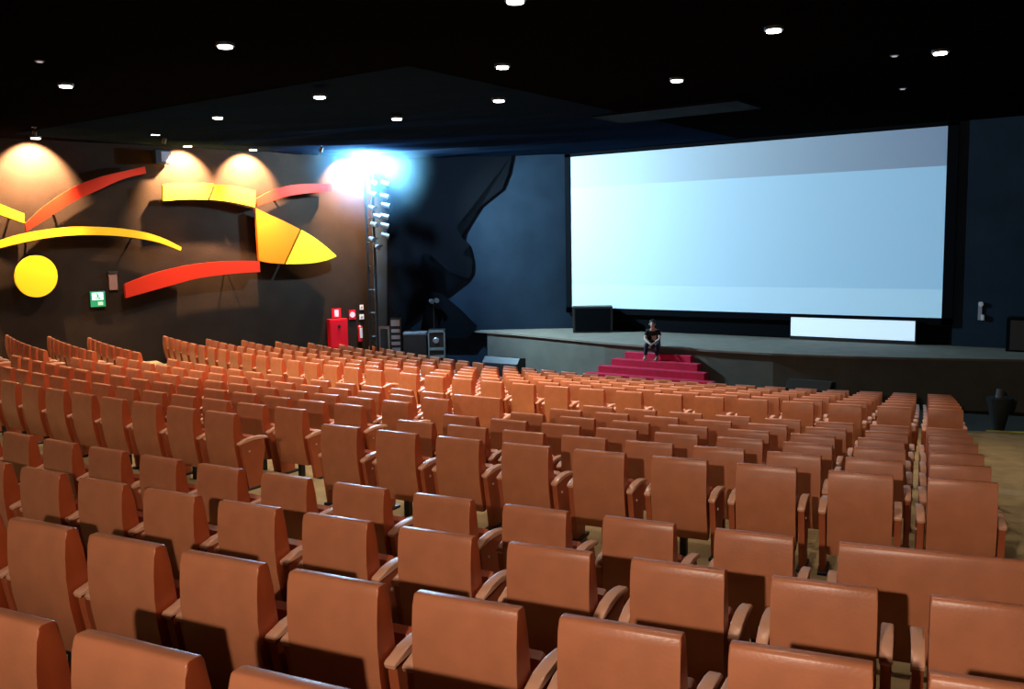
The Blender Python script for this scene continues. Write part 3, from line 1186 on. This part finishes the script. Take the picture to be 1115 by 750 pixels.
def hanging(name, pts, off, th, label, cat):  # cut-out black shadow sheet set just off the front left wall
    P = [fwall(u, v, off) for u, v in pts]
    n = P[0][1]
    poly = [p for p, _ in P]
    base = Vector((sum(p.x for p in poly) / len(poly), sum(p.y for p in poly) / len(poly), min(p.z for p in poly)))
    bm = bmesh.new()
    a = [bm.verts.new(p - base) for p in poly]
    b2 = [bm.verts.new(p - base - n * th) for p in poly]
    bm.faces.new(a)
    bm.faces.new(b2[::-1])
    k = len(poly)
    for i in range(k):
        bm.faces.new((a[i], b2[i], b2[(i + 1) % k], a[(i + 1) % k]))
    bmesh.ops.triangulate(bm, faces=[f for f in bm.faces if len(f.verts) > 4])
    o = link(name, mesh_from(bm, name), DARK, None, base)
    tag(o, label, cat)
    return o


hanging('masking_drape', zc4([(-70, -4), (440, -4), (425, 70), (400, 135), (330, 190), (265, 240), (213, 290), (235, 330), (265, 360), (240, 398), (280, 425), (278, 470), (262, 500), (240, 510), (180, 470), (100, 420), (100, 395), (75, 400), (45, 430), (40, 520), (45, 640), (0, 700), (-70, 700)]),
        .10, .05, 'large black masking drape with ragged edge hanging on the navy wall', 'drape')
hanging('stage_flat', zc4([(95, 570), (110, 552), (150, 560), (230, 625), (300, 695), (260, 745), (60, 745), (85, 690)]), .30, .08, 'black slanted flat standing at the stage end below the drape', 'stage flat')
p, n = fwall(472, 328, .55)
rt = empty('spot_lamp', p, YAW)
tag(rt, 'small pale lamp in front of the black slanted flat', 'lamp')
bm = bmesh.new()
add_cyl(bm, (-.12, 0, .02), (-.03, -.12, 0), .07, .09, n=12)
add_cyl(bm, (.10, 0, .05), (.14, -.12, .03), .07, .09, n=12)
link('can', mesh_from(bm, 'can'), CAN, rt)
link('stand', cyl_mesh('stand', (0, .03, .05), (0, .03, -p.z + SZ * 0 + .0), .02, n=8), BLACK, rt)
link('joint', box_mesh('joint', -.14, .14, -.0, .06, .0, .05), BLACK, rt)

# intercom box on the right navy panel
a, b2 = on_back(1063.5, 328.5, 29.44), on_back(1073, 348.5, 29.44)
rt = empty('wall_intercom', ((a.x + b2.x) / 2, 29.44, b2.z))
tag(rt, 'small pale intercom with round knobs on the navy panel right of the screen', 'intercom')
hw, h = (b2.x - a.x) / 2, a.z - b2.z
link('plate', box_mesh('plate', -hw * .6, hw * .25, -.04, 0, 0, h, bev=.005), mat('intercom_grey', (.30, .32, .38), .5), rt)
link('knob', cyl_mesh('knob', (0, -.08, h * .88), (0, -.04, h * .88), .07, n=14), PALE, rt)
link('switch', box_mesh('switch', hw * .1, hw * .8, -.09, 0, 0, h * .3, bev=.01), PALE, rt)
# black cabinet at the right end of the stage
rt = empty('stage_cabinet', (-2.55, 28.95, SZ))
tag(rt, 'tall black cabinet at the far right end of the stage', 'cabinet')
link('body', box_mesh('body', -.95, .95, -.3, .3, 0, .95, bev=.01), DARK, rt)
link('door', box_mesh('door', -.85, .85, -.32, -.3, .05, .88), BLACK, rt)

# yellow nosing on the last step of the right aisle
R = ROW['F7'][0] + .13 + .05
pts = [arc(R, .287 + i * .005)[0] for i in range(28)]
pts = [p for p in pts if right_gap(p) > .1]
bm = bmesh.new()
zf = max(0, floor_z('F6'))
inner = [arc(R - .16, .287 + i * .005)[0] for i in range(len(pts))]
va = [bm.verts.new((p.x, p.y, zf + .012)) for p in pts]
vb = [bm.verts.new((p.x, p.y, zf + .012)) for p in inner]
vc = [bm.verts.new((p.x, p.y, zf - .06)) for p in inner]
for i in range(len(pts) - 1):
    bm.faces.new((va[i], va[i + 1], vb[i + 1], vb[i]))
    bm.faces.new((vb[i], vb[i + 1], vc[i + 1], vc[i]))
o = link('step_nosing', mesh_from(bm, 'step_nosing'), EDGE)
tag(o, 'thin yellow strip along the step edge in the right aisle', 'step nosing')

# dark stand in the right aisle
p = on_height(1087, 471, 0)
rt = empty('floor_stand', (p.x, p.y, 0), .3)
tag(rt, 'dark waist-high stand with tapered body and round knob, right of seats', 'stand')
bm = bmesh.new()
add_cyl(bm, (0, 0, 0.02), (0, 0, .85), .11, .30, n=16)
link('body', mesh_from(bm, 'body'), mat('stand_black', (.02, .022, .022), .5), rt)
link('knob', cyl_mesh('knob', (0, 0, .85), (0, 0, 1.05), .09, .07, n=12), mat('stand_grey', (.10, .10, .10), .5), rt)
link('base', cyl_mesh('base', (0, 0, 0), (0, 0, .03), .2, n=16), BLACK, rt)

# ------------------------------------------------------------------ the person sitting on the stage edge
def skin_body(name, V, E, m, parent, sub=2):
    me = bpy.data.meshes.new(name)
    keys = list(V)
    me.from_pydata([V[k][0] for k in keys], [(keys.index(a), keys.index(b2)) for a, b2 in E], [])
    me.update()
    o = link(name, me, m, parent)
    md = o.modifiers.new('skin', 'SKIN')
    md.use_smooth_shade = True
    for i, k in enumerate(keys):
        r_ = V[k][1]
        sv = me.skin_vertices[0].data[i]
        sv.radius = (r_, r_) if not isinstance(r_, tuple) else r_
        sv.use_root = (i == 0)
    s2 = o.modifiers.new('sub', 'SUBSURF')
    s2.levels = s2.render_levels = sub
    return o


pp = Vector((-12.78, 25.37, SZ))
per = empty('person', pp, .30)
tag(per, 'person in black top and dark jeans sitting hunched above the red steps', 'person')
# local: -y is towards the audience, x to the right of the picture; seat surface z=0, feet on the second tread at -.4
FZ = -.40
V = {
    'pelvis': ((0, .06, .10), .115), 'belly': ((0, .00, .24), .085), 'chest': ((0, -.12, .42), .095), 'collar': ((0, -.20, .53), .060), 'neck': ((0, -.245, .60), .05),
    'jaw': ((-.005, -.30, .655), .062), 'head': ((-.005, -.31, .73), .088), 'crown': ((-.005, -.295, .79), .062),
    'shL': ((-.165, -.17, .50), .050), 'elL': ((-.24, -.30, .27), .042), 'wrL': ((-.10, -.47, .17), .028), 'paL': ((-.055, -.515, .15), (.034, .022)),
    'shR': ((.165, -.17, .50), .050), 'elR': ((.23, -.32, .27), .042), 'wrR': ((.07, -.48, .15), .028), 'paR': ((.02, -.525, .13), (.034, .022)),
    'hiL': ((-.09, .02, .09), .09), 'knL': ((-.18, -.36, .10), .062), 'anL': ((-.22, -.32, FZ + .10), .042), 'heL': ((-.22, -.30, FZ + .05), .04), 'toL': ((-.24, -.46, FZ + .04), .032),
    'hiR': ((.09, .02, .09), .09), 'knR': ((.16, -.38, .10), .062), 'anR': ((.14, -.34, FZ + .10), .042), 'heR': ((.14, -.32, FZ + .05), .04), 'toR': ((.15, -.48, FZ + .04), .032),
}
E = [('pelvis', 'belly'), ('belly', 'chest'), ('chest', 'collar'), ('collar', 'neck'), ('neck', 'jaw'), ('jaw', 'head'), ('head', 'crown'),
     ('collar', 'shL'), ('shL', 'elL'), ('elL', 'wrL'), ('wrL', 'paL'), ('collar', 'shR'), ('shR', 'elR'), ('elR', 'wrR'), ('wrR', 'paR'),
     ('pelvis', 'hiL'), ('hiL', 'knL'), ('knL', 'anL'), ('anL', 'heL'), ('heL', 'toL'), ('pelvis', 'hiR'), ('hiR', 'knR'), ('knR', 'anR'), ('anR', 'heR'), ('heR', 'toR')]
for sd, sg in (('L', 1), ('R', -1)):
    px_, py_, pz_ = V['pa' + sd][0]
    for i, (dx, ln) in enumerate(((-.026, .050), (-.009, .060), (.009, .055), (.026, .042))):
        a, b2 = 'f%s%d' % (sd, i), 'g%s%d' % (sd, i)
        V[a] = ((px_ + sg * .02 + dx, py_ - .03, pz_ - .015), .0095)
        V[b2] = ((px_ + sg * .035 + dx, py_ - .03 - ln * .5, pz_ - .015 - ln * .7), .008)
        E += [('pa' + sd, a), (a, b2)]
    V['t' + sd] = ((px_ + sg * .045, py_ + .0, pz_ + .005), .011)
    V['u' + sd] = ((px_ + sg * .060, py_ - .035, pz_ - .02), .009)
    E += [('pa' + sd, 't' + sd), ('t' + sd, 'u' + sd)]
SKIN = mat('skin', (.62, .42, .33), .55)
skin_body('body', V, E, SKIN, per, 1)
# face features
hd = Vector((-.005, -.31, .73))
bm = bmesh.new()
bmesh.ops.create_icosphere(bm, subdivisions=2, radius=.012, matrix=Matrix.Translation(hd + Vector((-.03, -.083, .005))))
bmesh.ops.create_icosphere(bm, subdivisions=2, radius=.012, matrix=Matrix.Translation(hd + Vector((.03, -.083, .005))))
link('eye', mesh_from(bm, 'eye'), BLACK, per)
bm = bmesh.new()
add_cyl(bm, hd + Vector((0, -.084, .0)), hd + Vector((0, -.108, -.035)), .006, .014, n=8)
link('nose', mesh_from(bm, 'nose'), SKIN, per)
link('mouth', box_mesh('mouth', hd.x - .022, hd.x + .022, hd.y - .084, hd.y - .070, hd.z - .064, hd.z - .056), mat('lips', (.35, .12, .10), .5), per)
bm = bmesh.new()
for sx in (-1, 1):
    bmesh.ops.create_icosphere(bm, subdivisions=2, radius=.02, matrix=Matrix.Translation(hd + Vector((sx * .09, .0, -.01))))
link('ear', mesh_from(bm, 'ear'), SKIN, per)
HV = {'f': ((-.005, -.315, .815), .085), 'a': ((-.005, -.27, .79), .11), 'b': ((-.005, -.235, .71), .10), 'c': ((-.005, -.225, .64), .07)}
skin_body('hair', HV, [('f', 'a'), ('a', 'b'), ('b', 'c')], mat('dark_hair', (.02, .015, .012), .6), per)
TV = {'p': ((0, .05, .10), .18), 'b': ((0, -.01, .25), .175), 'c': ((0, -.13, .42), .185), 'k': ((0, -.205, .53), .125),
      'sl': ((-.165, -.17, .50), .085), 'el': ((-.215, -.25, .35), .066), 'sr': ((.165, -.17, .50), .085), 'er': ((.21, -.26, .35), .066)}
skin_body('shirt', TV, [('p', 'b'), ('b', 'c'), ('c', 'k'), ('k', 'sl'), ('sl', 'el'), ('k', 'sr'), ('sr', 'er')], mat('black_cotton', (.010, .010, .013), .9), per)
JV = {'p': ((0, .06, .085), .135), 'hl': ((-.09, .02, .09), .10), 'kl': ((-.18, -.36, .10), .074), 'al': ((-.22, -.32, FZ + .13), .056),
      'hr': ((.09, .02, .09), .10), 'kr': ((.16, -.38, .10), .074), 'ar': ((.14, -.34, FZ + .13), .056)}
skin_body('jeans', JV, [('p', 'hl'), ('hl', 'kl'), ('kl', 'al'), ('p', 'hr'), ('hr', 'kr'), ('kr', 'ar')], mat('dark_denim', (.015, .022, .05), .9), per)
for x_, y_ in ((-.22, -.30), (.14, -.32)):
    SV = {'h': ((x_, y_, FZ + .055), .052), 'm': ((x_ - .01, y_ - .09, FZ + .05), .048), 't': ((x_ - .015, y_ - .18, FZ + .045), .040)}
    skin_body('shoe', SV, [('h', 'm'), ('m', 't')], mat('pale_shoe', (.55, .55, .55), .6), per)
